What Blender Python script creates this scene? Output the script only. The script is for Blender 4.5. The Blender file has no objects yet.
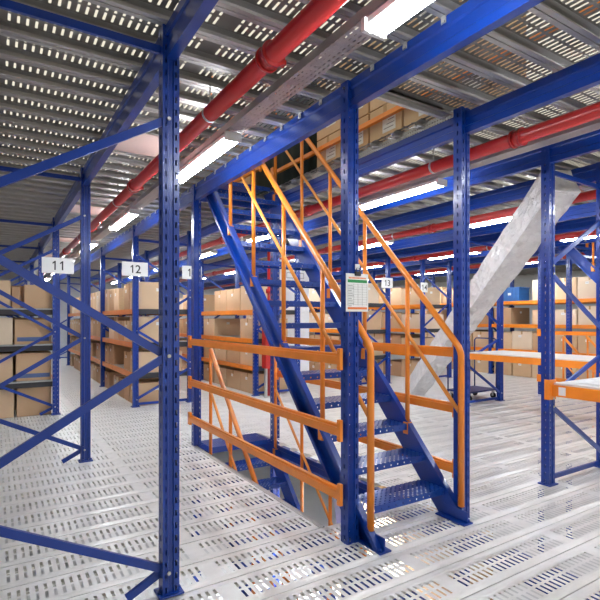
import bpy, bmesh, math, random
from mathutils import Vector, Matrix
random.seed(7)
C = bpy.context.scene.collection
SC = bpy.context.scene
PI = math.pi

# ------------------------------------------------------------------ materials
def new_mat(name):
    m = bpy.data.materials.new(name); m.use_nodes = True
    nt = m.node_tree
    return m, nt, nt.nodes['Principled BSDF'], nt.nodes['Material Output']

def N(nt, kind, **kw):
    n = nt.nodes.new(kind)
    for k, v in kw.items(): setattr(n, k, v)
    return n

def M2(nt, op, a, b=None, c=None):
    n = nt.nodes.new('ShaderNodeMath'); n.operation = op
    for i, v in enumerate((a, b, c)):
        if v is None: continue
        if isinstance(v, (int, float)): n.inputs[i].default_value = v
        else: nt.links.new(v, n.inputs[i])
    return n.outputs[0]

def xyz(nt):
    tc = N(nt, 'ShaderNodeTexCoord'); s = N(nt, 'ShaderNodeSeparateXYZ')
    nt.links.new(tc.outputs['Object'], s.inputs[0])
    return s.outputs[0], s.outputs[1], s.outputs[2], tc.outputs['Object']

def stripe(nt, u, pitch, width, phase=0.0):
    """1 inside a band of the given width centred in every pitch"""
    f = M2(nt, 'FRACT', M2(nt, 'ADD', M2(nt, 'DIVIDE', u, pitch), phase))
    return M2(nt, 'LESS_THAN', M2(nt, 'ABSOLUTE', M2(nt, 'SUBTRACT', f, 0.5)), width / pitch / 2)

def near(nt, u, c, half):
    return M2(nt, 'LESS_THAN', M2(nt, 'ABSOLUTE', M2(nt, 'SUBTRACT', u, c)), half)

def paint(name, col, rough=0.4, metal=0.0, coat=0.0, noise=0.06, scale=6, bump=0.0, bscale=40, bdist=0.01):
    m, nt, p, out = new_mat(name)
    x, y, z, oc = xyz(nt)
    tex = N(nt, 'ShaderNodeTexNoise'); tex.inputs['Scale'].default_value = scale
    tex.inputs['Detail'].default_value = 4
    nt.links.new(oc, tex.inputs['Vector'])
    mix = N(nt, 'ShaderNodeMix', data_type='RGBA')
    mix.inputs[6].default_value = tuple(max(0, c * (1 - noise * 2)) for c in col) + (1,)
    mix.inputs[7].default_value = tuple(min(1, c * (1 + noise * 2)) for c in col) + (1,)
    nt.links.new(tex.outputs['Fac'], mix.inputs[0])
    nt.links.new(mix.outputs[2], p.inputs['Base Color'])
    p.inputs['Roughness'].default_value = rough
    p.inputs['Metallic'].default_value = metal
    p.inputs['Coat Weight'].default_value = coat
    p.inputs['Coat Roughness'].default_value = 0.15
    if bump:
        t2 = N(nt, 'ShaderNodeTexNoise'); t2.inputs['Scale'].default_value = bscale
        t2.inputs['Detail'].default_value = 3
        nt.links.new(oc, t2.inputs['Vector'])
        b = N(nt, 'ShaderNodeBump'); b.inputs['Strength'].default_value = bump; b.inputs['Distance'].default_value = bdist
        nt.links.new(t2.outputs['Fac'], b.inputs['Height']); nt.links.new(b.outputs[0], p.inputs['Normal'])
    return m

def cut_holes(m, mask_fn):
    nt = m.node_tree; p = nt.nodes['Principled BSDF']; out = nt.nodes['Material Output']
    x, y, z, oc = xyz(nt)
    geo = N(nt, 'ShaderNodeNewGeometry')
    mask = mask_fn(nt, x, y, z)
    tr = N(nt, 'ShaderNodeBsdfTransparent'); mx = N(nt, 'ShaderNodeMixShader')
    nt.links.new(mask, mx.inputs[0]); nt.links.new(p.outputs[0], mx.inputs[1]); nt.links.new(tr.outputs[0], mx.inputs[2])
    nt.links.new(mx.outputs[0], out.inputs['Surface'])
    return m

BLUE = (0.001, 0.040, 0.31)
ORNG = (0.92, 0.265, 0.018)
blue = paint('blue_enamel', BLUE, 0.32, 0.0, 0.35, 0.12)
blue_dark = paint('dark_blue_enamel', (0.008, 0.025, 0.16), 0.4)
orange = paint('orange_enamel', ORNG, 0.35, 0, 0.3, 0.08)
amber = paint('amber_enamel', (0.90, 0.33, 0.05), 0.35, 0, 0.3, 0.08)
red = paint('red_enamel', (0.50, 0.016, 0.016), 0.3, 0, 0.4)
galv = paint('galvanised_steel', (0.56, 0.56, 0.55), 0.36, 0.55, 0, 0.10, 14)
tray_m = paint('galvanised_tray', (0.50, 0.47, 0.47), 0.4, 0.5, 0, 0.10, 14)
darkm = paint('black_rubber', (0.02, 0.02, 0.022), 0.6)
shelfm = paint('shelf_steel', (0.42, 0.43, 0.43), 0.5, 0.2)
edgem = paint('dark_shelf_edge', (0.035, 0.035, 0.04), 0.6)  # dark strip across the end of each shelf
cartons = [paint('kraft_carton_%s' % n, c, 0.75, noise=0.05, scale=3) for n, c in
           (('tan', (0.60, 0.40, 0.235)), ('light', (0.68, 0.49, 0.31)), ('brown', (0.52, 0.33, 0.19)), ('pale', (0.76, 0.62, 0.46)))]
tapem = paint('packing_tape', (0.46, 0.28, 0.13), 0.25, noise=0.03)
paper = paint('white_paper', (0.85, 0.86, 0.86), 0.6, noise=0.01)
ink = paint('black_ink', (0.03, 0.03, 0.035), 0.6)
inkgrey = paint('grey_ink', (0.25, 0.25, 0.26), 0.6)
green = paint('green_ink', (0.02, 0.28, 0.08), 0.6)
orangeink = paint('orange_ink', (0.85, 0.22, 0.05), 0.6)
board = paint('white_laminate', (0.78, 0.78, 0.77), 0.35, noise=0.03)
pink = paint('pale_pink_board', (0.60, 0.44, 0.40), 0.6, noise=0.03)
foil = paint('foil_wrap', (0.78, 0.76, 0.76), 0.35, 0.15, 0.3, 0.10, 5, 1.0, 6, 0.14)
wrap = paint('white_plastic_wrap', (0.86, 0.87, 0.88), 0.3, 0, 0.3, 0.04, 5, 0.5, 12, 0.03)
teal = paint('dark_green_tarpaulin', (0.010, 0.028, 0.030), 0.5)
bluecloth = paint('blue_plastic', (0.03, 0.14, 0.42), 0.35)
wood = paint('pale_timber', (0.68, 0.50, 0.28), 0.6)
wallm = paint('painted_wall', (0.62, 0.64, 0.66), 0.8)
concrete = paint('pale_concrete', (0.66, 0.67, 0.68), 0.5, noise=0.08, scale=1.5)
fixture = paint('white_fixture', (0.8, 0.81, 0.82), 0.35)

def emit(name, col, st):
    m, nt, p, out = new_mat(name)
    p.inputs['Base Color'].default_value = (0.9, 0.9, 0.9, 1)
    p.inputs['Emission Color'].default_value = col + (1,); p.inputs['Emission Strength'].default_value = st
    return m
TUBE = 30.0
tube = emit('lit_tube', (0.93, 0.97, 1.0), TUBE)

# perforated materials
def post_mask(nt, x, y, z):
    g = N(nt, 'ShaderNodeNewGeometry')
    zs = stripe(nt, z, 0.075, 0.034)
    # faces looking along Y carry two columns, faces looking along X one
    ca = M2(nt, 'MULTIPLY', near(nt, M2(nt, 'ABSOLUTE', x), 0.030, 0.0055), M2(nt, 'GREATER_THAN', M2(nt, 'ABSOLUTE', y), 0.030))
    cb = M2(nt, 'MULTIPLY', near(nt, y, 0.0, 0.0065), M2(nt, 'GREATER_THAN', M2(nt, 'ABSOLUTE', x), 0.045))
    return M2(nt, 'MULTIPLY', zs, M2(nt, 'MAXIMUM', ca, cb))
blue_post = cut_holes(paint('perforated_blue_enamel', BLUE, 0.32, 0.0, 0.35, 0.12), post_mask)

PITCH = 0.312
Y0 = 2.85
def deck_mask(nt, x, y, z, sw=0.019):
    f = M2(nt, 'FRACT', M2(nt, 'DIVIDE', M2(nt, 'SUBTRACT', y, Y0 - 40 * PITCH), PITCH))
    r1 = near(nt, f, 0.34, 0.125); r2 = near(nt, f, 0.66, 0.125)
    c1 = stripe(nt, x, 0.048, sw); c2 = stripe(nt, x, 0.048, sw, 0.0)
    # the slots stop for a hand's breadth every metre or so
    gap = stripe(nt, x, 1.2, 1.13)
    a = M2(nt, 'MULTIPLY', r1, c1); b = M2(nt, 'MULTIPLY', r2, c2)
    return M2(nt, 'MULTIPLY', M2(nt, 'MAXIMUM', a, b), gap)
def deck_mat(name, col, rough, metal, sw):
    m = paint(name, col, rough, metal, 0, 0.12, 7)
    return cut_holes(m, lambda nt, x, y, z: deck_mask(nt, x, y, z, sw))
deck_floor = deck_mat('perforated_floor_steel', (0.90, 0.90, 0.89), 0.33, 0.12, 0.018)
deck_ceil = deck_mat('perforated_ceiling_steel_shaded', (0.25, 0.24, 0.22), 0.42, 0.5, 0.015)  # pan colour darkened to paint shade into the grooves between ribs

def tread_mask(nt, x, y, z):
    a = M2(nt, 'MULTIPLY', stripe(nt, x, 0.05, 0.022), stripe(nt, y, 0.05, 0.018))
    b = M2(nt, 'MULTIPLY', stripe(nt, x, 0.05, 0.022, 0.5), stripe(nt, y, 0.05, 0.018, 0.5))
    h = M2(nt, 'MAXIMUM', a, b)
    top = M2(nt, 'GREATER_THAN', z, -0.004)
    lip = M2(nt, 'MULTIPLY', stripe(nt, x, 0.075, 0.014), near(nt, z, -0.032, 0.007))
    return M2(nt, 'MAXIMUM', M2(nt, 'MULTIPLY', h, top), lip)
blue_tread = cut_holes(paint('perforated_tread_blue', (0.003, 0.058, 0.36), 0.3, 0.1, 0.4, 0.12), tread_mask)
def kick_mask(nt, x, y, z):
    a = M2(nt, 'MULTIPLY', stripe(nt, y, 0.03, 0.015), stripe(nt, z, 0.03, 0.015))
    return a
kickm = cut_holes(paint('perforated_kick_steel', (0.7, 0.7, 0.68), 0.4, 0.3), kick_mask)
def tray_mask(nt, x, y, z):
    return M2(nt, 'MULTIPLY', M2(nt, 'MULTIPLY', stripe(nt, y, 0.05, 0.03), stripe(nt, x, 0.032, 0.010)), M2(nt, 'LESS_THAN', z, 0.004))
trayperf = cut_holes(paint('perforated_tray_steel', (0.45, 0.42, 0.42), 0.4, 0.5), tray_mask)

# ------------------------------------------------------------------ geometry
class MB:
    def __init__(s): s.v = []; s.f = []; s.mi = []; s.sm = []
    def quad(s, pts, mi=0, sm=False):
        b = len(s.v); s.v += [tuple(p) for p in pts]; s.f.append(tuple(range(b, b + len(pts)))); s.mi.append(mi); s.sm.append(sm)
    def box(s, x0, x1, y0, y1, z0, z1, mi=0, mtx=None):
        P = [Vector((x, y, z)) for z in (z0, z1) for y in (y0, y1) for x in (x0, x1)]
        if mtx is not None: P = [mtx @ p for p in P]
        b = len(s.v); s.v += [tuple(p) for p in P]
        for f in ((0, 2, 3, 1), (4, 5, 7, 6), (0, 1, 5, 4), (2, 6, 7, 3), (0, 4, 6, 2), (1, 3, 7, 5)):
            s.f.append(tuple(b + i for i in f)); s.mi.append(mi); s.sm.append(False)
        return s
    def cbox(s, x0, x1, y0, y1, z0, z1, c=0.006, mi=0, mtx=None):
        """box with chamfered edges"""
        bm = bmesh.new(); bmesh.ops.create_cube(bm, size=1)
        for v in bm.verts:
            v.co = Vector(((x0 + x1) / 2 + v.co.x * (x1 - x0), (y0 + y1) / 2 + v.co.y * (y1 - y0), (z0 + z1) / 2 + v.co.z * (z1 - z0)))
        bmesh.ops.bevel(bm, geom=bm.edges[:], offset=c, segments=2, affect='EDGES', profile=0.5)
        b = len(s.v); bm.verts.index_update()
        for v in bm.verts: s.v.append(tuple(mtx @ v.co if mtx is not None else v.co))
        for f in bm.faces: s.f.append(tuple(b + v.index for v in f.verts)); s.mi.append(mi); s.sm.append(False)
        bm.free(); return s
    def prism(s, prof, axis, a0, a1, mi=0, caps=True):
        """closed profile (list of 2D) swept along an axis ('x','y','z')"""
        def P(u, v, t):
            return {'x': (t, u, v), 'y': (u, t, v), 'z': (u, v, t)}[axis]
        n = len(prof); b = len(s.v)
        s.v += [P(u, v, a0) for u, v in prof] + [P(u, v, a1) for u, v in prof]
        for i in range(n):
            j = (i + 1) % n
            s.f.append((b + i, b + j, b + n + j, b + n + i)); s.mi.append(mi); s.sm.append(False)
        if caps:
            s.f.append(tuple(b + i for i in range(n))[::-1]); s.mi.append(mi); s.sm.append(False)
            s.f.append(tuple(b + n + i for i in range(n))); s.mi.append(mi); s.sm.append(False)
        return s
    def bar(s, p, q, w, h, up=Vector((0, 0, 1)), mi=0, c=0.0):
        """rectangular bar from p to q"""
        p, q = Vector(p), Vector(q); d = q - p; L = d.length; d.normalize()
        side = d.cross(up)
        if side.length < 1e-4: side = d.cross(Vector((0, 1, 0)))
        side.normalize(); u = side.cross(d).normalized()
        m = Matrix((side, d, u)).transposed().to_4x4(); m.translation = p
        if c: return s.cbox(-w / 2, w / 2, 0, L, -h / 2, h / 2, c, mi, m)
        return s.box(-w / 2, w / 2, 0, L, -h / 2, h / 2, mi, m)
    def tube(s, pts, r, seg=10, mi=0):
        pts = [Vector(p) for p in pts]; rings = []
        for i, p in enumerate(pts):
            if i == 0: t = (pts[1] - p).normalized(); k = 1
            elif i == len(pts) - 1: t = (p - pts[i - 1]).normalized(); k = 1
            else:
                a, c = (p - pts[i - 1]).normalized(), (pts[i + 1] - p).normalized()
                t = (a + c).normalized(); k = 1
            ref = Vector((1, 0, 0)) if abs(t.x) < 0.9 else Vector((0, 0, 1))
            u = t.cross(ref).normalized(); w = t.cross(u).normalized()
            b = len(s.v)
            for j in range(seg):
                a = 2 * PI * j / seg
                s.v.append(tuple(p + (u * math.cos(a) + w * math.sin(a)) * r * k))
            rings.append(b)
        for a, b in zip(rings, rings[1:]):
            for j in range(seg):
                k = (j + 1) % seg
                s.f.append((a + j, a + k, b + k, b + j)); s.mi.append(mi); s.sm.append(True)
        s.f.append(tuple(rings[0] + j for j in range(seg))); s.mi.append(mi); s.sm.append(False)
        s.f.append(tuple(rings[-1] + j for j in range(seg))[::-1]); s.mi.append(mi); s.sm.append(False)
        return s
    def mesh(s, name, mats):
        me = bpy.data.meshes.new(name); me.from_pydata(s.v, [], s.f)
        for m in (mats if isinstance(mats, (list, tuple)) else [mats]): me.materials.append(m)
        me.polygons.foreach_set('material_index', s.mi); me.polygons.foreach_set('use_smooth', s.sm)
        bm = bmesh.new(); bm.from_mesh(me); bmesh.ops.recalc_face_normals(bm, faces=bm.faces[:]); bm.to_mesh(me); bm.free()
        me.update(); return me
    def build(s, name, mats, parent=None, loc=(0, 0, 0)):
        return link(name, s.mesh(name, mats), parent, loc)

def link(name, data, parent=None, loc=(0, 0, 0), rz=0):
    o = bpy.data.objects.new(name, data); C.objects.link(o)
    o.location = loc; o.rotation_euler = (0, 0, rz)
    if parent is not None: o.parent = parent
    return o
def tag(o, label=None, cat=None, group=None, kind=None):
    if label: o['label'] = label
    if cat: o['category'] = cat
    if group: o['group'] = group
    if kind: o['kind'] = kind
    return o
def thing(name, label, cat, loc, rz=0, group=None):
    o = bpy.data.objects.new(name, None); C.objects.link(o)
    o.empty_display_size = 0.1
    o.location = loc; o.rotation_euler = (0, 0, rz)
    return tag(o, label, cat, group, 'thing')
def copy_tree(o, parent=None):
    c = o.copy(); C.objects.link(c)
    if parent is not None: c.parent = parent
    for ch in o.children: copy_tree(ch, c)
    return c

# ------------------------------------------------------------------ grid of the place
XC, XA, XB, XD, XE = 0.89, 2.23, 3.29, 4.68, 5.74
ROW = [-0.42, 2.85, 6.09, 9.34, 12.58, 15.82, 19.06, 22.3]
H = 3.45                      # deck to deck
BT, BB = H - 0.052, H - 0.252   # beam top / bottom
XMIN, XMAX, YMIN, YMAX = -3.0, 18.0, Y0 - 24 * PITCH, Y0 + 68 * PITCH
OP_C = [(2.29, 3.235, 2.85, Y0 + 11 * PITCH), (10.29, 11.235, 2.85, Y0 + 11 * PITCH)]     # ceiling openings
OP_F = [(2.22, 3.235, Y0 + PITCH, Y0 + 11 * PITCH), (10.22, 11.235, Y0 + PITCH, Y0 + 11 * PITCH)]

def deck(name, z, openings, mats):
    m = MB(); n0 = -24; n1 = 68
    for k in range(n0, n1):
        ya, yb = Y0 + k * PITCH, Y0 + (k + 1) * PITCH; ym = (ya + yb) / 2
        spans = [(XMIN, XMAX)]
        for (a, b, c, d) in openings:
            if c - 0.01 < ym < d + 0.01:
                ns = []
                for s0, s1 in spans:
                    if a > s0 and b < s1: ns += [(s0, a), (b, s1)]
                    else: ns.append((s0, s1))
                spans = ns
        e = 0.004
        for x0, x1 in spans:
            prof = [(ya + e, z - 0.006), (ya + 0.03, z - 0.004), (ya + 0.05, z), (yb - 0.05, z), (yb - 0.03, z - 0.004), (yb - e, z - 0.006)]
            for (p, q), mi in zip(zip(prof, prof[1:]), (1, 1, 0, 1, 1)):
                m.quad([(x0, p[0], p[1]), (x1, p[0], p[1]), (x1, q[0], q[1]), (x0, q[0], q[1])], mi)
            for yy, s in ((ya + e, 1), (yb - e, -1)):
                m.quad([(x0, yy, z - 0.006), (x1, yy, z - 0.006), (x1, yy, z - 0.050), (x0, yy, z - 0.050)], 1)
                m.quad([(x0, yy, z - 0.050), (x1, yy, z - 0.050), (x1, yy + s * 0.034, z - 0.050), (x0, yy + s * 0.034, z - 0.050)], 1)
                m.quad([(x0, yy + s * 0.034, z - 0.050), (x1, yy + s * 0.034, z - 0.050), (x1, yy + s * 0.034, z - 0.040), (x0, yy + s * 0.034, z - 0.040)], 1)
    me = m.mesh(name, mats); o = link(name, me); tag(o, kind='structure')
    return o
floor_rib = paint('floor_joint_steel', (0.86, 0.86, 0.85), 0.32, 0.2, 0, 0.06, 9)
ceil_rib = paint('ceiling_rib_steel_lit', (0.50, 0.49, 0.48), 0.36, 0.6, 0, 0.08, 9)  # rib colour lightened against the pan, painting in the groove contrast
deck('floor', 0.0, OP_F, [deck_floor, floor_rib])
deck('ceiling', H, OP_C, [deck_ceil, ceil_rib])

# lower storey slab and far walls of the hall
tag(MB().box(XMIN, XMAX, YMIN, YMAX, -H - 0.1, -H).build('floor_lower', concrete), kind='structure')
tag(MB().box(XMIN, XMAX, YMAX, YMAX + 0.2, -H, 2 * H).build('wall_back', wallm), kind='structure')
tag(MB().box(XMAX, XMAX + 0.2, YMIN, YMAX, -H, 2 * H).build('wall_right', wallm), kind='structure')
tag(MB().box(XMIN - 0.2, XMIN, YMIN, YMAX, -H, 2 * H).build('wall_left', wallm), kind='structure')

# ------------------------------------------------------------------ upright frames
def post_profile():
    # 100 x 85 mm upright with a groove in both broad faces
    a, b, g = 0.050, 0.0425, 0.010
    half = [(-a, -b), (-0.016, -b), (-0.012, -b + g), (0.012, -b + g), (0.016, -b), (a, -b)]
    return half + [(a, b), (0.016, b), (0.012, b - g), (-0.012, b - g), (-0.016, b), (-a, b)]
def post_mesh(h, name='post'):
    return MB().prism(post_profile(), 'z', 0, h).mesh(name, blue_post)
POST = post_mesh(BT)
PLATE = MB().cbox(-0.075, 0.075, -0.065, 0.065, 0, 0.012, 0.003).cbox(0.055, 0.07, -0.012, 0.012, 0.012, 0.026, 0.003, ).cbox(-0.07, -0.055, -0.012, 0.012, 0.012, 0.026, 0.003).mesh('base_plate', blue)
BOLT = MB().tube([(0, -0.049, 0), (0, -0.041, 0)], 0.011, 8).mesh('bolt', galv)
def brace_mesh(dx, dz):
    m = MB(); p, q = Vector((0, 0, 0)), Vector((dx, 0, dz)); d = (q - p).normalized(); n = Vector((0, -1, 0)); u = n.cross(d)
    for (o1, w, h) in ((Vector((0, 0, 0)), 0.045, 0.004),):
        m.bar(p, q, 0.045, 0.004, up=n)
    m.bar(p + u * 0.021 + Vector((0, 0.010, 0)), q + u * 0.021 + Vector((0, 0.010, 0)), 0.004, 0.022, up=n)
    m.bar(p - u * 0.021 + Vector((0, 0.010, 0)), q - u * 0.021 + Vector((0, 0.010, 0)), 0.004, 0.022, up=n)
    return m.mesh('brace', blue)
BR = {}
def brace(parent, x0, z0, x1, z1, y=-0.02):
    key = (round(x1 - x0, 3), round(z1 - z0, 3))
    if key not in BR: BR[key] = brace_mesh(*key)
    return link('brace', BR[key], parent, (x0, y, z0))
PAT = [(2.84, 2.22), (1.43, 2.08), (1.43, 0.80), (0.14, 0.67)]          # (z at far-aisle post, z at the other)
def frame(x0, x1, y, label, right_first=True, pats=PAT, braces=True, group=None, name='braced_upright', h=None, z=0.0, ties=True):
    f = thing(name, label, 'rack upright', ((x0 + x1) / 2, y, z), 0, group)
    for x in (x0, x1):
        dx = x - (x0 + x1) / 2
        link('post', POST if h is None else post_mesh(h), f, (dx, 0, 0)); link('base_plate', PLATE, f, (dx, 0, 0))
    if braces:
        w = (x1 - x0) / 2 - 0.02
        for za, zb in pats:
            if right_first: brace(f, -w, zb, w, za, -0.03 if za > zb else 0.0)
            else: brace(f, -w, za, w, zb, -0.03 if za > zb else 0.0)
            for s, zz in ((1, za if right_first else zb), (-1, zb if right_first else za)):
                link('bolt', BOLT, f, (s * (w + 0.005), -0.008, zz))
        if ties:
            
            if right_first: brace(f, -w, 3.27, w, 3.27, 0.01); brace(f, w - 0.22, 0.02, w, 0.13, 0.02)
            else: brace(f, -w, 3.14, w, 3.12, 0.01); brace(f, -w, 0.05, w, 0.05, 0.01)
    return f
def single(x, y, label, h=None, z=0.0, name='rack_upright'):
    f = thing(name, label, 'upright', (x, y, z))
    link('post', POST if h is None else post_mesh(h), f); link('base_plate', PLATE, f)
    return f

frame(-0.20, XC, 2.90, 'nearest blue rack frame at left, big diagonal braces and bolted post')
frame(-0.20, XC, 6.10, 'middle blue braced rack frame at left, standing before the post of sign 11')
frame(-0.20, XC, 9.34, 'blue braced frame at the end of the left rack, carrying sign 11')
for i, y in enumerate(ROW[4:7]):
    frame(-0.20, XC, y, 'blue rack frame inside left aisle, %s behind the frame of sign 11' % ['first', 'second', 'third'][i])
# stair bay
single(XA, 2.85, 'thick blue perforated post in the middle foreground carrying the clipboard', 2 * H + BT - 3.45 + 0.07 - 0.07, -H)
single(XA, 6.09, 'blue post at the far end of the three orange guard rails', H + BT, -H)
single(XB, 2.70, 'blue perforated post right beside the foot of the near stairs', H + BT, -H)
single(XB, 5.88, 'blue perforated post behind the near stairs, running down through the stairwell', H + BT, -H)
PATR = [(2.18, 2.74), (2.10, 1.52), (0.86, 1.24), (0.78, 0.16)]
frame(XD, XE, 2.78, 'blue perforated rack frame at right carrying the nearest orange shelf beam', False, PATR)
frame(XD, XE, -0.46, 'blue rack frame outside the right edge, holding the nearest shelf', False, PATR)
frame(XD, XE, 6.09, 'blue rack frame between the near stairs and the leaning foil package', False, PATR, braces=False) if False else None
nm = ['at its near end', 'second from its near end', 'third from its near end', 'fourth from its near end', 'fifth from its near end']
for i, y in enumerate(ROW[3:8]):
    frame(XA, XB, y, 'blue rack frame of the carton rack beside sign 12, ' + nm[i], False)
for i, y in enumerate(ROW[3:7]):
    frame(4.75, 5.81, y, 'blue rack frame of the carton rack behind the near stairs, ' + nm[i], False)
frame(7.60, 8.66, 2.85, 'blue rack frame outside the right edge carrying the white topped shelf', False, PATR)
frame(7.60, 8.66, 6.15, 'blue rack frame beside the trolley, carrying the far end of the white shelf', False, PATR)
for i, y in enumerate(ROW[3:6]):
    frame(7.60, 8.55, y, 'blue rack frame of the carton rack carrying sign 13, ' + nm[i], False)
single(10.17, 2.85, 'blue post outside the right edge at the foot of the far stairs', H + BT, -H)
single(10.17, 6.20, 'blue post beside the far stairs, right behind the post of the near orange shelf', H + BT, -H)
single(11.29, 2.70, 'blue post at the outer side of the far stairs foot', H + BT, -H)
single(11.29, 6.20, 'blue post behind the far stairs near the right edge', H + BT, -H)
for i, y in enumerate(ROW[3:6]):
    frame(9.80, 10.86, y, 'blue rack frame of the carton rack beyond sign 13, ' + nm[i], False)
for i, y in enumerate(ROW[1:6]):
    frame(12.7, 13.76, y, 'blue rack frame of the farthest carton rack on the right, ' + nm[i], False)

# ------------------------------------------------------------------ deck beams (top and bottom steel)
def beam_profile(w=0.06, h=0.2):
    return [(-w / 2, -h), (w / 2, -h), (w / 2, 0), (-w / 2, 0), (-w / 2, -0.055), (-w / 2 + 0.012, -0.065), (-w / 2 + 0.012, -h + 0.065), (-w / 2, -h + 0.055)]
CLIP = MB().box(-0.012, -0.009, -0.018, 0.018, -0.045, 0.0005).box(-0.012, -0.002, -0.018, 0.018, -0.003, 0.0005).box(-0.02, -0.012, -0.012, 0.012, -0.045, -0.030).mesh('deck_clip', galv)
def deck_beam(x, y0, y1, zt, label, clips=False, h=0.2):
    t = thing('support_beam', label, 'beam', (x, y0, zt))
    MB().prism(beam_profile(h=h), 'y', 0, y1 - y0).build('beam_body', blue, t)
    if clips:
        k = 0
        while True:
            yy = Y0 + (k - 3) * PITCH + 0.01; k += 1
            if yy < y0: continue
            if yy > min(y1, 12.5): break
            link('deck_clip', CLIP, t, (-0.03, yy - y0, 0.0))
    return t
far = YMAX
lines = [(-0.2, 'outer blue ceiling beam left of the picture'),
         (XC, 'blue ceiling beam running over the left rack frames'),
         (XA, 'big blue ceiling beam over the clipboard post, edged with small galvanised clips'),
         (XB, 'blue ceiling beam over the post at the foot of the near stairs'),
         (XD, 'blue ceiling beam over the near orange shelf at right'),
         (XE, 'blue ceiling beam behind the top of the leaning foil package'),
         (7.60, 'blue ceiling beam over the front edge of the white topped shelf'),
         (8.66, 'blue ceiling beam over the back edge of the white topped shelf'),
         (10.2, 'blue ceiling beam along the near side of the far stairs'),
         (11.29, 'blue ceiling beam along the outer side of the far stairs'),
         (12.7, 'blue ceiling beam over the front of the farthest carton rack'),
         (13.76, 'blue ceiling beam over the back of the farthest carton rack')]
for x, lb in lines: deck_beam(x + (0.035 if x == XB else 0), YMIN, far, BT - (0.035 if x == XB else 0), lb, clips=(x == XA), h=0.175 if x == XB else 0.2)
for x, lb in ((XA, 'blue floor beam under the guard rail side of the stairwell'), (XB, 'blue floor beam along the far side of the stairwell'),
              (10.2, 'blue floor beam on the near side of the far stairwell'), (11.29, 'blue floor beam on the outer side of the far stairwell')):
    deck_beam(x, -1.0, 10.0, -0.07, lb)
# edge channel of the ceiling opening
for i, (a, b, c, d) in enumerate(OP_C):
    m = MB().box(a, b, c - 0.004, c, H - 0.10, H + 0.01); m.box(a, b, c - 0.04, c - 0.004, H - 0.104, H - 0.10)
    tag(m.build('trim_%d' % (i + 1), galv), kind='structure')
    m = MB().box(a, b, d + 0.002, d + 0.03, H - 0.2, H - 0.06)
    tag(m.build('trim_%d' % (i + 3), blue), kind='structure')
for i, (a, b, c, d) in enumerate(OP_F):
    m = MB().box(a - 0.004, a, c, d, -0.07, 0.004).box(a - 0.05, a, c, d, 0.001, 0.004)
    tag(m.build('trim_%d' % (i + 5), galv), kind='structure')
    m = MB().box(a, b, d + 0.002, d + 0.03, -0.2, -0.06)
    tag(m.build('trim_%d' % (i + 7), blue), kind='structure')

# pale boards fixed under the deck
for i, y in enumerate((4.93, 8.35, 11.75, 15.0)):
    t = tag(MB().cbox(-0.36, 0.36, -0.30, 0.30, -0.012, 0, 0.004).build('ceiling_board', pink, None, (1.28, y, H - 0.052)),
            'pale pink board fixed under the ceiling, %s beyond the nearest left post' % ['first', 'second', 'third', 'fourth'][i], 'board', 'pale boards under the left ceiling', 'thing')

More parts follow.
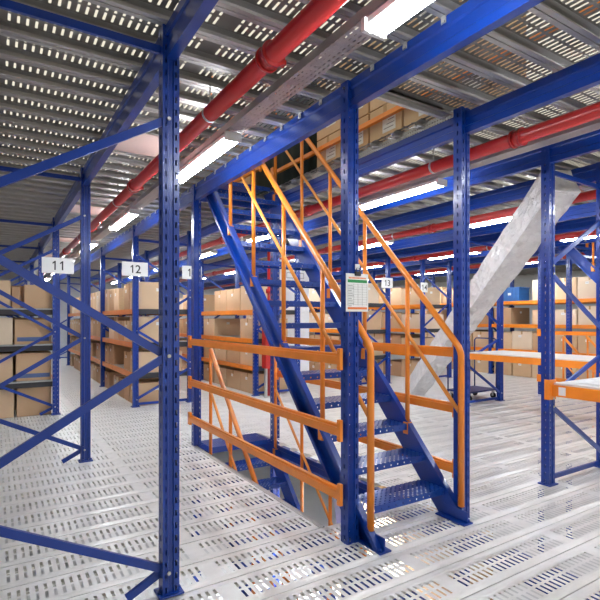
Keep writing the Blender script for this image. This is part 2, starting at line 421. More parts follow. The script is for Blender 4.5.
# ------------------------------------------------------------------ staircases
SL = 1.06
ANG = math.atan(SL)
N_TR = 14; RISE = H / 15.0
def make_stairs():
    t = thing('staircase', 'x', 'stairs', (0, 0, 0))
    xl, xr = -0.44, 0.44
    L = (H + 0.02) / math.sin(ANG)
    for sx, sgn in ((xl, -1), (xr, 1)):
        # channel section: web + two flanges pointing outwards, laid along the slope, ends cut level
        m = MB()
        dirv = Vector((0, math.cos(ANG), math.sin(ANG))); nrm = Vector((0, -math.sin(ANG), math.cos(ANG)))
        def sl(o1, o2, xa, xb):
            # band between offsets o1,o2 measured square to the slope, ends cut at z=0 and z=H
            pts = []
            for o in (o1, o2):
                for zt in (0.0, H - 0.06):
                    s = (zt - nrm.z * o) / dirv.z
                    pts.append(dirv * s + nrm * o)
            a, b, c, d = pts[0], pts[1], pts[3], pts[2]
            F = [Vector((xa, p.y, p.z)) for p in (a, b, c, d)]; G = [Vector((xb, p.y, p.z)) for p in (a, b, c, d)]
            m.quad(F); m.quad(G[::-1])
            for i in range(4):
                j = (i + 1) % 4; m.quad([F[i], G[i], G[j], F[j]])
        W = 0.105
        sl(-W, W, sx - 0.003, sx + 0.003)
        x2 = sx + sgn * 0.05
        lo, hi = min(sx, x2), max(sx, x2)
        sl(W - 0.006, W, lo, hi); sl(-W, -W + 0.006, lo, hi)
        sl(W - 0.035, W - 0.006, x2 - 0.003, x2 + 0.003); sl(-W + 0.006, -W + 0.035, x2 - 0.003, x2 + 0.003)
        st = m.build('stringer', blue, t)
        f = MB().cbox(sx - 0.055, sx + 0.055, -0.16, 0.14, 0, 0.012, 0.003).box(sx - 0.004, sx + 0.004, -0.15, 0.10, 0.012, 0.10)
        for yy in (-0.13, 0.11): f.tube([(sx + sgn * 0.03, yy, 0.012), (sx + sgn * 0.03, yy, 0.03)], 0.014, 6)
        f.build('foot_plate', blue, st)
    for k in range(1, N_TR + 1):
        z = k * RISE; y = z / SL
        m = MB()
        x0, x1 = xl + 0.006, xr - 0.006
        m.box(x0, x1, -0.13, 0.13, -0.003, 0.0)
        m.box(x0, x1, -0.133, -0.130, -0.055, 0.0); m.box(x0, x1, 0.130, 0.133, -0.055, 0.0)
        m.box(x0, x1, -0.13, -0.11, -0.055, -0.052)
        m.box(x0, x0 + 0.004, -0.13, 0.13, -0.06, -0.003); m.box(x1 - 0.004, x1, -0.13, 0.13, -0.06, -0.003)
        if k == 1: me = m.mesh('tread', blue_tread)
        link('tread', me, t, (0, y, z))
    m = MB().box(x0 + 0.006, x1 - 0.006, -0.2, 0.21, -0.003, 0.0).box(x0, x1, -0.203, -0.2, -0.055, 0.0).box(x0, x1, 0.21, 0.213, -0.055, 0.0)
    m.build('landing_plate', blue_tread, t, (0, 3.333, H + 0.003))
    ys = {0: [-0.02, 0.59, 1.23, 1.86, 2.45, 3.06], 1: [-0.07, 0.54, 1.15, 1.76, 2.36, 3.03]}
    for side, sx, sgn in ((0, xl, -1), (1, xr, 1)):
        x = sx + sgn * 0.02
        hz = 1.47; mz = 0.94
        ya, yb = ys[side][0], 3.06
        mt = orange
        m = MB()
        # handrail turns down into the first post in a rounded knee
        pts = [(x, ya, 0.12), (x, ya, ya * SL + hz - 0.05), (x, ya + 0.006, ya * SL + hz - 0.02), (x, ya + 0.028, (ya + 0.028) * SL + hz - 0.002), (x, ya + 0.06, (ya + 0.06) * SL + hz), (x, yb, yb * SL + hz)]
        m.tube(pts, 0.027, 12)
        m.build('handrail', mt, t)
        MB().tube([(x, ya, ya * SL + mz), (x, yb, yb * SL + mz)], 0.017, 10).build('mid_rail', amber, t)
        for yy in ys[side][1:]:
            b = MB().tube([(x, yy, yy * SL + 0.06), (x, yy, yy * SL + hz)], 0.021, 10)
            b.cbox(x - 0.028, x + 0.028, yy - 0.03, yy + 0.03, yy * SL + 0.02, yy * SL + 0.13, 0.004)
            b.build('baluster', mt, t)
    return t
st = make_stairs(); st.location = (2.765, 2.72, 0)
st['label'] = 'near blue perforated stairs with orange handrails, climbing through the ceiling'
c = copy_tree(st); c.location = (2.765, 2.72, -H); c['label'] = 'blue stairs coming up from the lower storey behind the orange guard rails'
c = copy_tree(st); c.location = (10.765, 2.72, 0); c['label'] = 'far blue stairs at the right edge climbing to the upper storey'
c = copy_tree(st); c.location = (10.765, 2.72, -H); c['label'] = 'lower flight of the far stairs, only its orange handrails showing above the floor'

# ------------------------------------------------------------------ guard rails
def rail_prof(h=0.10, w=0.045):
    return [(-w / 2, -h / 2), (w / 2, -h / 2), (w / 2, h / 2), (-w / 2 + 0.014, h / 2), (-w / 2 + 0.014, h / 2 - 0.02), (-w / 2, h / 2 - 0.02)]
def guard(x, y0, y1, z, label, side=-1, name='guard_rail', cat='guard rail', group=None, h=0.08):
    t = thing(name, label, cat, (x, y0, z), 0, group)
    MB().prism(rail_prof(h), 'y', 0.003, y1 - y0 - 0.003).build('rail', orange, t)
    for yy in (0.0, y1 - y0):
        p = MB().cbox(-0.026, 0.004, yy - (0.025 if yy == 0 else 0.04), yy + (0.012 if yy == 0 else 0.04), -0.08, 0.08, 0.003)
        for zz in (-0.06, 0.06): p.tube([(-0.03, yy, zz), (-0.026, yy, zz)], 0.009, 8)
        p.build('end_plate', orange, t)
    return t
for i, z in enumerate((1.355, 0.83, 0.36)):
    guard(XA - 0.055 - 0.022, 2.86, 6.09, z, '%s orange guard rail between clipboard post and the post left of the stairwell' % ['top', 'middle', 'bottom'][i])
    guard(XB, 2.765, 5.815, [1.37, 0.90, 0.39][i], '%s orange guard rail behind the near stairs, ending at the stair foot post' % ['top', 'middle', 'bottom'][i])
    guard(10.10, 2.86, 6.2, z, '%s orange guard rail on the near side of the far stairwell' % ['top', 'middle', 'bottom'][i])
# upper storey guard rail and perforated kick strip above the B beam
guard(XB + 0.03, -0.5, 5.98, 3.70, 'orange rail in the ceiling opening, in front of the labelled upper cartons', h=0.055)
guard(XB, 6.3, 9.3, 3.88, 'short orange rail high above the top of the near stairs', h=0.07)
t = MB().box(-0.002, 0.002, 2.84, 9.3, 0, 0.075).box(-0.002, 0.012, 2.84, 9.3, 0.073, 0.077).build('kick_strip', kickm, None, (XB + 0.030, 0, BT - 0.035))
tag(t, 'pale perforated kick strip below the cartons in the ceiling opening', 'kick strip', kind='thing')

# ------------------------------------------------------------------ pipes, trays, lamps
def ordn(i): return ['first', 'second', 'third', 'fourth', 'fifth', 'sixth', 'seventh', 'eighth', 'ninth', 'tenth', 'eleventh', 'twelfth'][i]
aisle = ['over the left aisle', 'over the aisle just right of the near stairs', 'over the aisle behind the near orange shelf', 'over the aisle before the far stairs', 'over the aisle before the farthest racks']
for i, x in enumerate((1.35, 3.72, 6.2, 8.9, 11.75)):
    t = thing('sprinkler_pipe', 'red sprinkler pipe running ' + aisle[i], 'pipe', (x, 0, 3.17))
    MB().tube([(0, -4.0, 0), (0, far - 0.3, 0)], 0.057, 16).build('pipe_run', red, t)
    for k, y in enumerate([2.47, 5.7, 8.7, 12.0, 15.2]):
        MB().tube([(0, y - 0.05, 0), (0, y - 0.03, 0)], 0.075, 16).tube([(0, y - 0.03, 0), (0, y + 0.03, 0)], 0.067, 16).tube([(0, y + 0.03, 0), (0, y + 0.05, 0)], 0.075, 16).cbox(0.06, 0.10, y - 0.02, y + 0.02, -0.03, 0.0, 0.004).build('coupling', red, t)
    for y in (4.6, 7.85, 11.1):
        s = MB().tube([(0, y, -0.04), (0, y, -0.085)], 0.014, 8).tube([(0, y, -0.13), (0, y, -0.135)], 0.026, 10).tube([(0, y, -0.085), (0.016, y, -0.108), (0, y, -0.13)], 0.004, 6).tube([(0, y, -0.085), (-0.016, y, -0.108), (0, y, -0.13)], 0.004, 6)
        s.build('sprinkler_head', galv, t)
    for y in (3.4, 6.6, 9.8, 13.0):
        MB().tube([(0, y, 0.05), (0, y, H - 3.17 - 0.052)], 0.005, 6).tube([(0, y - 0.012, 0), (0, y + 0.012, 0)], 0.061, 14).build('hanger', galv, t)
def channel(parent_label, x, z, w, h, y0, y1):
    t = MB().box(-w / 2, w / 2, y0, y1, 0, 0.003).box(-w / 2, -w / 2 + 0.003, y0, y1, 0.003, h).box(w / 2 - 0.003, w / 2, y0, y1, 0.003, h)
    t = t.build('cable_tray', [trayperf], None, (x, 0, z)); return tag(t, parent_label, 'cable tray', kind='thing')
TX = [1.72, 4.20, 6.55, 9.2, 12.05]
for i, x in enumerate(TX):
    channel('perforated galvanised cable tray ' + aisle[i], x, 3.235, 0.15, 0.06, -4.0, far - 0.3)

def make_lamp():
    t = thing('ceiling_lamp', 'x', 'lamp', (0, 0, 0))
    MB().cbox(-0.055, 0.055, -0.74, 0.74, 0.035, 0.075, 0.006).build('housing', fixture, t)
    for s in (-1, 1): MB().cbox(-0.075, 0.075, s * 0.73 - 0.015, s * 0.73 + 0.015, 0.0, 0.072, 0.004).build('end_cap', fixture, t)
    for s in (-1, 1):
        MB().tube([(s * 0.038, -0.715, 0.016), (s * 0.038, 0.715, 0.016)], 0.020, 8).build('tube', tube, t)
    for s in (-1, 1): MB().tube([(0, s * 0.4, 0.075), (0, s * 0.4, 0.108)], 0.006, 6).build('hanger', galv, t)
    return t
lamp = make_lamp(); first = True
nams = ['left aisle', 'aisle right of the stairs', 'aisle behind the near shelf', 'aisle before the far stairs', 'aisle before the farthest racks']
LY = [1.25 - 0.05, 4.43, 7.75, 11.0, 14.2, 17.4, 20.6]
for i, x in enumerate((1.67, 4.18, 6.5, 9.15, 12.0)):
    for j, y in enumerate(LY):
        if i >= 3 and j > 5: continue
        o = lamp if first else copy_tree(lamp); first = False
        o.location = (x, y, 3.125)
        o['label'] = 'lit tube lamp over the %s, %s in its row' % (nams[i], ordn(j))
        o['group'] = 'fluorescent lamps over the aisles'
low = ((3.85, 5.6),)  # unseen lamp added only to brighten what shows through the stairwell
for j, (x, y) in enumerate(low):
    t = thing('ceiling_lamp', 'added unseen lamp brightening the lower storey, ' + ['right of the stairwell', 'right of the stair foot', 'under the left aisle', 'under the far left aisle', 'under the right aisle', 'under the near shelf', 'under the far right floor'][j], 'lamp', (x, y, -0.34), 0, 'added lamps of the lower storey')
    MB().cbox(-0.12, 0.12, -0.75, 0.75, 0.0, 0.06, 0.006).build('housing', fixture, t)
    ld = bpy.data.lights.new('added_fill', 'AREA'); ld.shape = 'RECTANGLE'; ld.size = 0.2; ld.size_y = 1.4; ld.energy = 260; ld.spread = math.radians(115); ld.color = (0.93, 0.97, 1.0)
    lo = bpy.data.objects.new('added_fill', ld); C.objects.link(lo); lo.parent = t; lo.location = (0, 0, -0.004)

# ------------------------------------------------------------------ aisle signs and clipboard
def sign(x, y, z, w, h, txt, label):
    t = thing('aisle_sign', label, 'sign', (x, y, z))
    MB().cbox(-w / 2, w / 2, -0.004, 0.004, -h / 2, h / 2, 0.002).build('sign_board', paper, t)
    ch = h * 0.58; adv = ch * 0.74; nb = MB()
    for k, c_ in enumerate(txt):
        cx = (k - (len(txt) - 1) / 2) * adv
        if c_ == '1':      # upright stroke with its slanted flag
            a = ch * 0.07
            nb.prism([(cx, -ch / 2), (cx + 2 * a, -ch / 2), (cx + 2 * a, ch / 2), (cx + 0.4 * a, ch / 2), (cx - 2.6 * a, ch * 0.30), (cx - 2.6 * a, ch * 0.16), (cx, ch * 0.28)], 'y', -0.0008, 0.0008)
        else:
            cu = bpy.data.curves.new('number', 'FONT'); cu.body = c_; cu.align_x = 'CENTER'; cu.align_y = 'CENTER'; cu.size = ch * 1.42; cu.extrude = 0.0008; cu.offset = 0.002
            tmp = bpy.data.objects.new('tmp', cu); C.objects.link(tmp); bpy.context.view_layer.update()
            me = bpy.data.meshes.new_from_object(tmp.evaluated_get(bpy.context.evaluated_depsgraph_get()))
            bpy.data.objects.remove(tmp); b0 = len(nb.v)
            zc = (max(v.co.y for v in me.vertices) + min(v.co.y for v in me.vertices)) / 2
            for v in me.vertices: nb.v.append((v.co.x + cx, v.co.z, v.co.y - zc))
            for p in me.polygons: nb.f.append(tuple(b0 + q for q in p.vertices)); nb.mi.append(0); nb.sm.append(False)
    nb.build('number', ink, t, (0, -0.006, 0))
    MB().box(-0.02, 0.02, 0.004, 0.012, -0.03, 0.03).build('bracket', galv, t)
sign(XC + 0.03, 9.34 - 0.058, 2.57, 0.50, 0.27, '11', 'white sign reading 11 on the post of the left rack')
sign(XA - 0.02, 9.34 - 0.058, 2.58, 0.47, 0.26, '12', 'white sign reading 12 on the post across the left aisle')
sign(XB + 0.02, 9.34 - 0.058, 2.57, 0.40, 0.26, '12', 'white sign half hidden behind the post left of the stairwell')
sign(8.47, 9.34 - 0.058, 2.57, 0.38, 0.26, '13', 'white sign reading 13 seen just right of the clipboard')
sign(9.80, 9.34 - 0.058, 2.50, 0.26, 0.26, '14', 'small white sign seen behind the near stairs right handrail')

t = thing('clipboard', 'clipboard with a printed table sheet hanging on the middle foreground post', 'clipboard', (2.262, 2.80, 1.849))
MB().cbox(-0.105, 0.105, 0.0, 0.004, -0.145, 0.135, 0.0015).build('backing_board', board, t)
s = MB().box(-0.099, 0.099, -0.0015, -0.0003, -0.138, 0.125).build('sheet', paper, t)
m = MB().box(-0.09, 0.09, -0.003, -0.0016, 0.068, 0.090)
m.build('green_band', green, s)
m = MB().box(-0.09, 0.09, -0.003, -0.0016, -0.128, -0.112)
for k in range(13): m.box(-0.08 + k * 0.0125, -0.08 + k * 0.0125 + 0.008, -0.003, -0.0016, 0.097, 0.108)
m.build('orange_print', orangeink, s)
m = MB()
for k in range(9):
    z = 0.055 - k * 0.0185; m.box(-0.09, 0.09, -0.0028, -0.0016, z - 0.0006, z + 0.0006)
    m.box(-0.085, -0.045 + 0.01 * math.sin(k * 2.1), -0.0028, -0.0016, z - 0.012, z - 0.008)
for x in (-0.09, -0.035, 0.005, 0.045, 0.09): m.box(x - 0.0006, x + 0.0006, -0.0028, -0.0016, -0.10, 0.06)
m.build('table_print', inkgrey, s)
MB().cbox(-0.026, 0.026, -0.014, 0.006, 0.118, 0.150, 0.003).tube([(-0.016, -0.006, 0.15), (-0.012, -0.010, 0.176), (0.012, -0.010, 0.176), (0.016, -0.006, 0.15)], 0.003, 6).build('clip', darkm, t)
MB().cbox(-0.022, 0.022, -0.004, 0.001, 0.165, 0.205, 0.003).build('tape_tab', paper, t)

# ------------------------------------------------------------------ cartons
def carton_data(w, d, h, mat, label_on=(), big=False):
    body = MB().cbox(-w / 2, w / 2, -d / 2, d / 2, 0, h, 0.005).mesh('carton_body', mat)
    e, W2 = 0.0012, w / 2
    tp = MB().prism([(-W2 - e, h - 0.09), (-W2, h - 0.09), (-W2, h), (W2, h), (W2, h - 0.09), (W2 + e, h - 0.09), (W2 + e, h + e), (-W2 - e, h + e)], 'y', -0.024, 0.024)
    tape = tp.mesh('tape', tapem)
    lab = None
    if big:
        lw, lh, zc = 0.19, 0.19, h * 0.5
    else: lw, lh, zc = 0.09, 0.06, h * 0.72
    lb = MB(); e = 0.002
    for s in (-1,):
        xx = s * (w / 2 + e)
        yo = -0.06 if big else 0.06
        lb.box(min(xx, xx - s * e), max(xx, xx - s * e), yo - lw / 2, yo + lw / 2, zc - lh / 2, zc + lh / 2)
        if big:
            for k, (a, b) in enumerate(((-.42, .30), (-.42, .05), (-.42, .18), (-.35, .40))):
                z = zc + lh * (0.3 - 0.2 * k); lb.box(xx - 0.0008, xx, yo + a * lw, yo + b * lw, z - 0.004, z + 0.004, 1)
            lb.box(xx - 0.0008, xx, yo - .42 * lw, yo - 0.22 * lw, zc + lh * 0.22, zc + lh * 0.42, 1)
        else:
            lb.box(xx - 0.0008, xx, yo - lw * .35, yo + lw * .35, zc - 0.004, zc + 0.004, 1)
            lb.box(-0.045 + 0.02, 0.045 + 0.02, -d / 2 - e, -d / 2 - e / 2, zc - 0.03, zc + 0.03)
    lab = lb.mesh('shipping_label', [paper, inkgrey])
    return body, tape, lab
CACHE = {}
def carton(x, y, z, w, d, h, mi, label, group, big=False, rz=0.0, lab=True, name='cardboard_box', extra=None):
    key = (round(w, 2), round(d, 2), round(h, 2), mi, big)
    if key not in CACHE: CACHE[key] = carton_data(key[0], key[1], key[2], cartons[mi], big=big)
    b, tp, lb = CACHE[key]
    t = thing(name, label, 'box', (x, y, z), rz, group)
    link('carton_body', b, t); link('tape', tp, t)
    if lab: link('shipping_label', lb, t)
    return t

COUNT = 0
tone = ['tan', 'light tan', 'brown', 'pale']
lvl_name = ['floor', 'lowest shelf', 'middle shelf', 'top shelf', 'highest shelf']
def rack_run(x0, x1, rows, levels, per, hs, rackname, group, bays, top_free=0.5, boxw=0.9, skip=()):
    """orange shelves with their cartons between consecutive frames"""
    global COUNT
    for b in range(bays):
        ya, yb = rows[b], rows[b + 1]
        for li, z in enumerate(levels):
            if z > 0:
                t = thing('rack_shelf', 'orange beamed %s in the %s bay of the %s' % (lvl_name[li], ['nearest', 'second', 'third', 'fourth', 'fifth'][b], rackname), 'shelf', ((x0 + x1) / 2, ya, z), 0, 'shelves of the ' + rackname)
                w = (x1 - x0) / 2
                for s in (-1, 1):
                    MB().prism([(s * w - 0.02, -0.10), (s * w + 0.02, -0.10), (s * w + 0.02, 0), (s * w - 0.02, 0)], 'y', 0.045, yb - ya - 0.045).build('shelf_beam', orange, t)
                MB().box(-w + 0.02, w - 0.02, 0.05, yb - ya - 0.05, -0.016, 0.0).box(-w + 0.02, w - 0.02, 0.03, 0.05, -0.10, 0.0, 1).build('shelf_deck', [shelfm, edgem], t)
            n = per
            bword = ['nearest', 'second', 'third'][b] if b < 3 else ''
            pitch = (yb - ya - 0.14) / n
            if b >= 3: continue
            run = 0
            for k in range(n):
                rr = random.random()
                if rr < 0.08 and not (b == 0 and k == 0): run += 1; continue
                h = hs[li] * random.choice((0.84, 0.92, 1.0, 1.0))
                wd = boxw - random.choice((0, 0.0, 0.08, 0.16))
                dd = pitch - random.choice((0.015, 0.025, 0.05))
                mi = random.choice((0, 0, 1, 1, 2, 3))
                run += 1
                yc = ya + 0.07 + pitch * (k + 0.5)
                if skip and z == skip[0] and abs(yc - skip[1]) < skip[2]: continue
                lb = '%s carton, %s, %s along the %s bay of %s' % (tone[mi], lvl_name[li], ordn(k), bword, rackname)
                carton(x0 + 0.03 + wd / 2, yc, z + (0.001 if z > 0 else 0.002), round(wd, 2), round(dd, 2), round(h, 2), mi, lb, group, rz=random.uniform(-0.01, 0.01))
                COUNT += 1
rack_run(XA, XB, ROW[3:], [0, 0.62, 1.20, 1.84], 6, [0.46, 0.44, 0.50, 0.52], 'rack lining the left aisle', 'cartons lining the left aisle', 3)
rack_run(4.75, 5.81, ROW[3:], [0, 0.62, 1.22, 1.85], 4, [0.44, 0.44, 0.48, 0.55], 'rack behind the stairs', 'cartons on the rack behind the stairs', 2)
rack_run(7.60, 8.55, ROW[3:], [0, 0.72, 1.38, 2.05], 4, [0.5, 0.48, 0.48, 0.5], 'middle right rack', 'cartons on the middle right rack', 2, boxw=0.84)
rack_run(9.80, 10.86, ROW[3:], [0, 0.72, 1.38, 2.05], 4, [0.5, 0.48, 0.48, 0.5], 'rack beyond the foil package', 'cartons beyond the foil package', 1)
rack_run(12.7, 13.76, ROW[1:], [0, 0.78, 1.50, 2.17], 5, [0.52, 0.52, 0.48, 0.56], 'farthest right rack', 'cartons on the farthest right rack', 3, skip=(2.17, 8.72, 0.60))

# left rack, seen from its end
t0 = 'left rack under sign 11'
for li, z in enumerate((0.60, 1.22, 1.83)):
    for b in range(2):
        t = thing('rack_shelf', '%s of the left rack, bay %s behind sign 11' % (['lowest grey shelf', 'middle grey shelf', 'top grey shelf'][li], ['one', 'two'][b]), 'shelf', (0.345, ROW[3 + b], z), 0, 'shelves of the left rack')
        for s in (-1, 1):
            MB().box(s * 0.545 - 0.02, s * 0.545 + 0.02, 0.045, 3.19, -0.10, 0.0).build('shelf_beam', orange, t)
        MB().box(-0.52, 0.52, -0.02, 3.19, -0.022, 0.0).box(-0.52, 0.52, 0.0, 0.02, -0.11, -0.022, 1).build('shelf_deck', [shelfm, edgem], t)
stripe_m = MB().box(-0.24, 0.24, -0.3022, -0.3008, 0.05, 0.12).mesh('blue_stripe', paint('printed_blue', (0.10, 0.16, 0.34), 0.7))
spec = [ # x0,x1,z,h,tone,label,stripe
    (-0.16, 0.265, 0.002, 0.48, 1, 'tan carton on the floor at the left edge, bottom of the left rack', 0),
    (0.31, 0.83, 0.002, 0.50, 0, 'wide brown carton on the floor below sign 11', 0),
    (-0.16, 0.25, 0.602, 0.47, 1, 'light tan carton at left edge on the lowest shelf of the left rack', 0),
    (0.30, 0.83, 0.602, 0.47, 0, 'brown carton with a blue stripe on the lowest shelf below sign 11', 1),
    (-0.16, 0.25, 1.222, 0.45, 3, 'whitish carton at left edge on the middle shelf of the left rack', 0),
    (0.28, 0.83, 1.222, 0.42, 0, 'tan carton with a blue stripe on the middle shelf below sign 11', 1),
    (-0.16, 0.22, 1.832, 0.46, 1, 'tall carton at the left edge on the top shelf of the left rack', 0),
    (0.42, 0.84, 1.832, 0.40, 0, 'square tan carton on the top shelf beside the sign 11 post', 0)]
for (a, b, z, h, mi, lb, sp) in spec:
    t = carton((a + b) / 2, 9.34 + 0.38, z, round(b - a, 2), 0.6, h, mi, lb, 'cartons on the end of the left rack', lab=False)
    if sp: link('blue_stripe', stripe_m, t)
for z, h, lb in ((0.002, .45, 'floor'), (0.602, .45, 'lowest shelf'), (1.222, .45, 'middle shelf'), (1.832, .42, 'top shelf')):
    carton(0.345, 10.45, z, 1.0, 0.6, h, 2, 'brown carton hidden second in line on the %s of the left rack' % lb, 'second cartons of the left rack', lab=False)
carton(0.30, 9.60, 1.832, 0.12, 0.3, 0.36, 2, 'narrow brown carton wedged on the top shelf of the left rack', 'cartons on the end of the left rack', lab=False)

# upper storey cartons, big white labels, seen through the ceiling opening
k = 0
for r, (h, z) in enumerate(((0.385, H + 0.004), (0.385, H + 0.394), (0.385, H + 0.784))):
    for q in range(5):
        y = 2.72 + q * 0.50
        carton(3.615, y + 0.0, z, 0.5, 0.47, 0.38, (0, 1, 1, 0, 1)[q], 'labelled carton in the ceiling opening, %s layer, %s from the near end' % (['bottom', 'second', 'top'][r], ordn(q)), 'labelled cartons on the upper storey', big=True)
# dark tarpaulin-covered pile beside them
def folds(w, d, h, n, mat, name, label, loc, rz=0):
    m = MB(); P = []
    per = []
    cnt = n * 4
    def ring(z, k):
        out = []
        for i in range(cnt):
            u = i / cnt * 4; s = int(u); f = u - s
            cs = [(-w / 2, -d / 2), (w / 2, -d / 2), (w / 2, d / 2), (-w / 2, d / 2)]
            a, b = cs[s], cs[(s + 1) % 4]
            x = a[0] + (b[0] - a[0]) * f; y = a[1] + (b[1] - a[1]) * f
            g = 1 + k * 0.05 * math.sin(i * 2.2)
            out.append((x * g, y * g, z))
        return out
    R = [ring(0, 1.3), ring(h * 0.6, 1), ring(h * 0.97, 0.4), [(x * 0.96, y * 0.96, h) for x, y, z in ring(h, 0)]]
    b0 = len(m.v)
    for r in R: m.v += r
    for a in range(3):
        for i in range(cnt):
            j = (i + 1) % cnt
            m.f.append((a * cnt + i, a * cnt + j, (a + 1) * cnt + j, (a + 1) * cnt + i)); m.mi.append(0); m.sm.append(True)
    m.f.append(tuple(3 * cnt + i for i in range(cnt))); m.mi.append(0); m.sm.append(False)
    m.f.append(tuple(range(cnt))[::-1]); m.mi.append(0); m.sm.append(False)
    o = m.build(name, mat, None, loc); o.rotation_euler.z = rz
    return tag(o, label, 'covered pile', kind='thing')
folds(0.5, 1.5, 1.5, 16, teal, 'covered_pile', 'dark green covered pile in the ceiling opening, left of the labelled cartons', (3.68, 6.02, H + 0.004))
carton(3.66, 7.15, H + 0.004, 0.5, 0.5, 0.5, 1, 'yellowish carton high above the stair top, left of the dark covered pile', 'upper storey carton', lab=False)
for q in range(3):  # cartons added to block the bright world background past the stair top
    for rr in range(3):
        carton(3.75 - 0.5 * q, 7.95 + 0.08 * q, H + 0.004 + 0.44 * rr, 0.48, 0.6, 0.43, (0, 1, 2)[(q + rr) % 3], 'added carton hiding the bright background beyond the stair top, %s column, %s layer' % (ordn(q), ordn(rr)), 'added cartons hiding the bright background', lab=False)

# ------------------------------------------------------------------ white-topped shelves at right
def bench(x0, x1, y0, y1, ztop, label):
    t = thing('work_shelf', label, 'shelf', ((x0 + x1) / 2, y0, ztop))
    w = (x1 - x0) / 2
    for s in (-1, 1):
        b = MB().prism([(s * w - 0.022, -0.13), (s * w + 0.022, -0.13), (s * w + 0.022, -0.02), (s * w - 0.022, -0.02)], 'y', 0.05, y1 - y0 - 0.05).build('shelf_beam', orange, t)
        for yy in (0.045, y1 - y0 - 0.045):
            MB().cbox(s * w - 0.055 * 1 - 0.003, s * w + 0.055, yy - 0.006, yy + 0.006, -0.17, 0.03, 0.003).cbox(s * w - 0.058, s * w - 0.052, min(yy, yy + (0.05 if yy > 1 else -0.05)), max(yy, yy + (0.05 if yy > 1 else -0.05)), -0.17, 0.03, 0.002).build('end_plate', orange, b)
    MB().cbox(-w + 0.0, w, 0.06, y1 - y0 - 0.06, -0.02, 0.0, 0.003).build('shelf_top', board, t)
    return t
bench(7.60, 8.66, 2.85, 6.15, 1.02, 'long white topped shelf with orange beams between stairs and right edge')
bench(XD, XE, -0.46, 2.78, 1.02, 'nearest orange shelf beam with white top at the right edge')
MB0 = MB().cbox(XD - 0.024, XD - 0.0215, 2.59, 2.66, 0.905, 0.985, 0.001).build('beam_sticker', paper); tag(MB0, 'white sticker on the near end of the nearest orange shelf beam', 'sticker', kind='thing')
# loose crumpled sheet lying on the near shelf
m = MB(); nx, ny = 24, 30
for j in range(ny + 1):
    for i in range(nx + 1):
        x = i / nx * 0.8 - 0.4; y = j / ny * 1.5 - 0.75
        e = min(i, nx - i, j, ny - j)
        m.v.append((x + 0.02 * math.sin(y * 9), y + 0.02 * math.sin(x * 11), 0.003 + (0.022 + 0.018 * math.sin(x * 17 + y * 8) * math.cos(y * 13 - x * 5) + 0.008 * random.random()) * min(1, e / 2)))
for j in range(ny):
    for i in range(nx):
        a = j * (nx + 1) + i; m.f.append((a, a + 1, a + nx + 2, a + nx + 1)); m.mi.append(0); m.sm.append(True)
tag(m.build('plastic_sheet', wrap, None, (5.25, 1.9, 1.022)), 'crumpled white plastic sheet lying on the nearest shelf', 'sheet', kind='thing')

# ------------------------------------------------------------------ leaning foil-wrapped package
def package(p, q, w, h, mat, name, label, up=Vector((0, 0, 1)), seg=40, amp=0.012, marks=True):
    p, q = Vector(p), Vector(q); d = q - p; L = d.length; d.normalize()
    side = d.cross(up).normalized(); u = side.cross(d).normalized()
    mt = Matrix((side, d, u)).transposed().to_4x4(); mt.translation = p
    t = thing(name, label, 'package', p)
    t.matrix_world = mt
    m = MB(); per = []
    for s in range(4):
        cs = [(-w / 2, -h / 2), (w / 2, -h / 2), (w / 2, h / 2), (-w / 2, h / 2)]
        a, b = cs[s], cs[(s + 1) % 4]
        for k in range(5): per.append((a[0] + (b[0] - a[0]) * k / 5, a[1] + (b[1] - a[1]) * k / 5))
    n = len(per)
    for j in range(seg + 1):
        y = L * j / seg
        for x, z in per:
            g = 1 + amp * (random.random() - 0.5) * 2 / (w / 2) * 0.5
            m.v.append((x * g, y, z * g))
    for j in range(seg):
        for i in range(n):
            k = (i + 1) % n; m.f.append((j * n + i, j * n + k, (j + 1) * n + k, (j + 1) * n + i)); m.mi.append(0); m.sm.append(False)
    m.f.append(tuple(range(n))); m.mi.append(0); m.sm.append(False)
    m.f.append(tuple(seg * n + i for i in range(n))[::-1]); m.mi.append(0); m.sm.append(False)
    b = m.build('wrapped_body', mat, t)
    e = 0.012
    if marks:
        mk = MB(); z = h / 2 + e
        for yy in (L * 0.80, L * 0.86):
            for a in (0, 0.12): mk.box(-w * 0.3, w * 0.3, yy + a, yy + a + 0.012, z, z + 0.001)
            for b in (-w * 0.3, w * 0.3 - 0.012): mk.box(b, b + 0.012, yy, yy + 0.13, z, z + 0.001)
        for k in range(5): mk.box(-w * 0.25, w * (0.05 + 0.06 * (k % 3)), L * 0.3 + k * 0.05, L * 0.3 + k * 0.05 + 0.01, z, z + 0.001)
        mk.build('printed_marks', inkgrey, t)
    return t
PK = package((7.60, 7.45, 0.17), (5.40, 3.05, 3.21), 0.34, 0.34, foil, 'wrapped_package', 'long silver foil wrapped package leaning up to the ceiling behind the stairs')
package((6.0, 9.9, 0.004), (6.0, 9.9, 3.03), 0.80, 0.30, wrap, 'wrapped_package', 'tall white plastic wrapped package standing upright behind the near stairs', up=Vector((0, -1, 0)), amp=0.008)

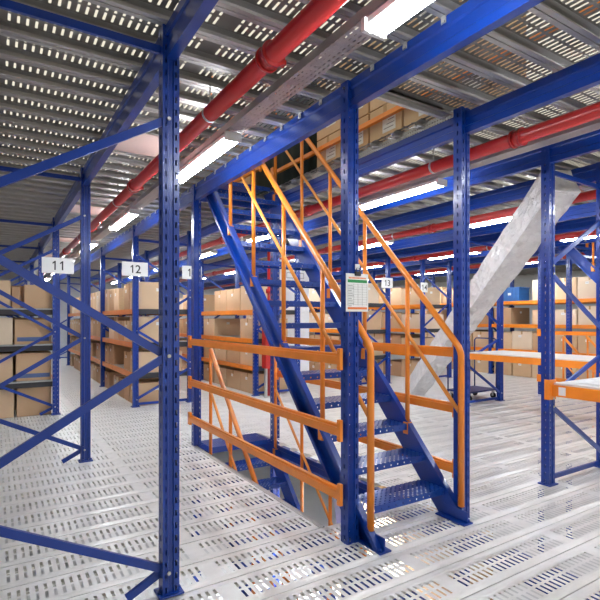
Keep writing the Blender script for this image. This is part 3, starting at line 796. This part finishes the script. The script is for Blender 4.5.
# red riser and hose cabinet behind the stairs
t = thing('fire_riser', 'red vertical fire pipe standing behind the near stairs', 'pipe', (5.02, 9.2, 0))
MB().tube([(0, 0, 0.0), (0, 0, 3.35)], 0.055, 14).build('riser_pipe', red, t)
MB().tube([(0, 0, 0.9), (0, 0, 1.0)], 0.085, 14).tube([(0, 0, 2.2), (0, 0, 2.3)], 0.085, 14).build('coupling', red, t)
t = thing('hose_cabinet', 'red fire hose cabinet low beside the red vertical pipe', 'cabinet', (4.86, 8.95, 0.0))
MB().cbox(-0.12, 0.12, -0.09, 0.09, 0.62, 1.52, 0.01).build('cabinet_body', red, t)
MB().box(-0.10, 0.10, -0.096, -0.09, 0.66, 1.48).build('door', red, t)
MB().cbox(-0.09, -0.05, -0.04, 0.04, 0.0, 0.62, 0.004).cbox(0.05, 0.09, -0.04, 0.04, 0.0, 0.62, 0.004).build('stand', galv, t)

# ------------------------------------------------------------------ trolley
t = thing('trolley', 'dark blue wire trolley standing on the floor left of the perforated post', 'trolley', (8.40, 6.62, 0), 0.05)
for z in (0.17, 0.92):
    MB().cbox(-0.46, 0.46, -0.28, 0.28, z, z + 0.03, 0.004).build('shelf', blue_dark, t)
for sx in (-1, 1):
    MB().tube([(sx * 0.45, -0.26, 0.13), (sx * 0.45, -0.26, 1.20), (sx * 0.45, -0.22, 1.24), (sx * 0.45, 0.22, 1.24), (sx * 0.45, 0.26, 1.20), (sx * 0.45, 0.26, 0.13)], 0.014, 8).build('frame', blue_dark, t)
    for sy in (-1, 1):
        w = MB().tube([(sx * 0.40 - 0.016, sy * 0.22, 0.06), (sx * 0.40 + 0.016, sy * 0.22, 0.06)], 0.06, 16).build('wheel', darkm, t)
        MB().box(sx * 0.40 - 0.026, sx * 0.40 - 0.02, sy * 0.22 - 0.02, sy * 0.22 + 0.02, 0.05, 0.16).box(sx * 0.40 + 0.02, sx * 0.40 + 0.026, sy * 0.22 - 0.02, sy * 0.22 + 0.02, 0.05, 0.16).box(sx * 0.40 - 0.026, sx * 0.40 + 0.026, sy * 0.22 - 0.03, sy * 0.22 + 0.03, 0.15, 0.17).build('caster_fork', galv, w)
for x in (-0.15, 0.15): MB().tube([(x, 0.27, 0.2), (x, 0.27, 0.92)], 0.008, 6).build('back_bar', blue_dark, t)

# blue bin on the farthest rack
t = thing('storage_bin', 'blue plastic bin on the top shelf of the farthest right rack', 'bin', (12.62 + 0.1, 8.72, 2.69))
# ------------------------------------------------------------------ lower storey, seen through the stairwell
k = 0
for q in range(3):
    for r in range(6):
        carton(4.55, 3.9 + q * 0.72, -H + 0.003 + r * 0.44, 0.7, 0.66, 0.435, (1, 0, 3)[(q + r) % 3], 'carton of the lower storey stack, %s column, layer %s from the floor' % (ordn(q), ['one', 'two', 'three', 'four', 'five', 'six'][r]), 'lower storey cartons', lab=False)
def leaning(p, q, w, prof_mat, name, label, cat, chan=True):
    p, q = Vector(p), Vector(q); d = q - p; L = d.length; d.normalize()
    up = Vector((-1, -0.6, 0)); side = d.cross(up).normalized(); u = side.cross(d).normalized()
    mt = Matrix((side, d, u)).transposed().to_4x4(); mt.translation = p
    m = MB()
    if chan: m.box(-w / 2, w / 2, 0, L, -0.002, 0.002).box(-w / 2, -w / 2 + 0.004, 0, L, -0.06, -0.002).box(w / 2 - 0.004, w / 2, 0, L, -0.06, -0.002)
    else: m.cbox(-w / 2, w / 2, 0, L, -0.012, 0.012, 0.003)
    o = m.build(name, prof_mat); o.matrix_world = mt
    return tag(o, label, cat, kind='thing')
leaning((3.90, 4.5, -H), (3.60, 4.80, -0.46), 0.20, galv, 'steel_plank', 'galvanised steel plank leaning in the stairwell, below the bottom guard rail', 'plank')
leaning((3.85, 4.2, -H), (3.66, 4.66, -0.40), 0.10, wood, 'timber_plank', 'pale timber plank leaning in the stairwell beside the steel plank', 'plank', False)

# the blue bin itself
bn = [o for o in C.objects if o.name.startswith('storage_bin')][0]
m = MB()
for a in ((-0.25, 0.25, -0.30, -0.28), (-0.25, 0.25, 0.28, 0.30), (-0.25, -0.23, -0.28, 0.28), (0.23, 0.25, -0.28, 0.28)): m.box(a[0], a[1], a[2], a[3], 0, 0.40)
m.box(-0.23, 0.23, -0.28, 0.28, 0, 0.02); m.box(-0.27, 0.27, -0.32, 0.32, 0.37, 0.40)
for yy in (-0.2, -0.1, 0.1, 0.2): m.box(-0.262, -0.25, yy - 0.008, yy + 0.008, 0.02, 0.37)
m.build('bin_body', bluecloth, bn)
MB().box(-0.256, -0.25, -0.05, 0.05, 0.17, 0.24).build('label_plate', paper, bn)
BINY = 8.72
bn.location = (12.7 + 0.27, BINY, 2.171)

# ------------------------------------------------------------------ light of the hall, camera
w = bpy.data.worlds.new('World'); SC.world = w; w.use_nodes = True
bg = w.node_tree.nodes['Background']; bg.inputs[0].default_value = (1.0, 0.92, 0.74, 1); bg.inputs[1].default_value = 0.45

cam = bpy.data.cameras.new('Camera'); co = bpy.data.objects.new('Camera', cam); C.objects.link(co)
co.location = (0, 0, 1.65); co.rotation_euler = (PI / 2, 0, -math.radians(32.19))
cam.sensor_width = 36; cam.lens = 484.6 / 600 * 36; cam.shift_y = 19 / 600; cam.clip_start = 0.05
SC.camera = co
SC.view_settings.view_transform = 'Standard'; SC.view_settings.look = 'None'
SC.view_settings.exposure = 1.03; SC.view_settings.gamma = 1.0
SC.view_settings.use_curve_mapping = False
print('cartons', COUNT)
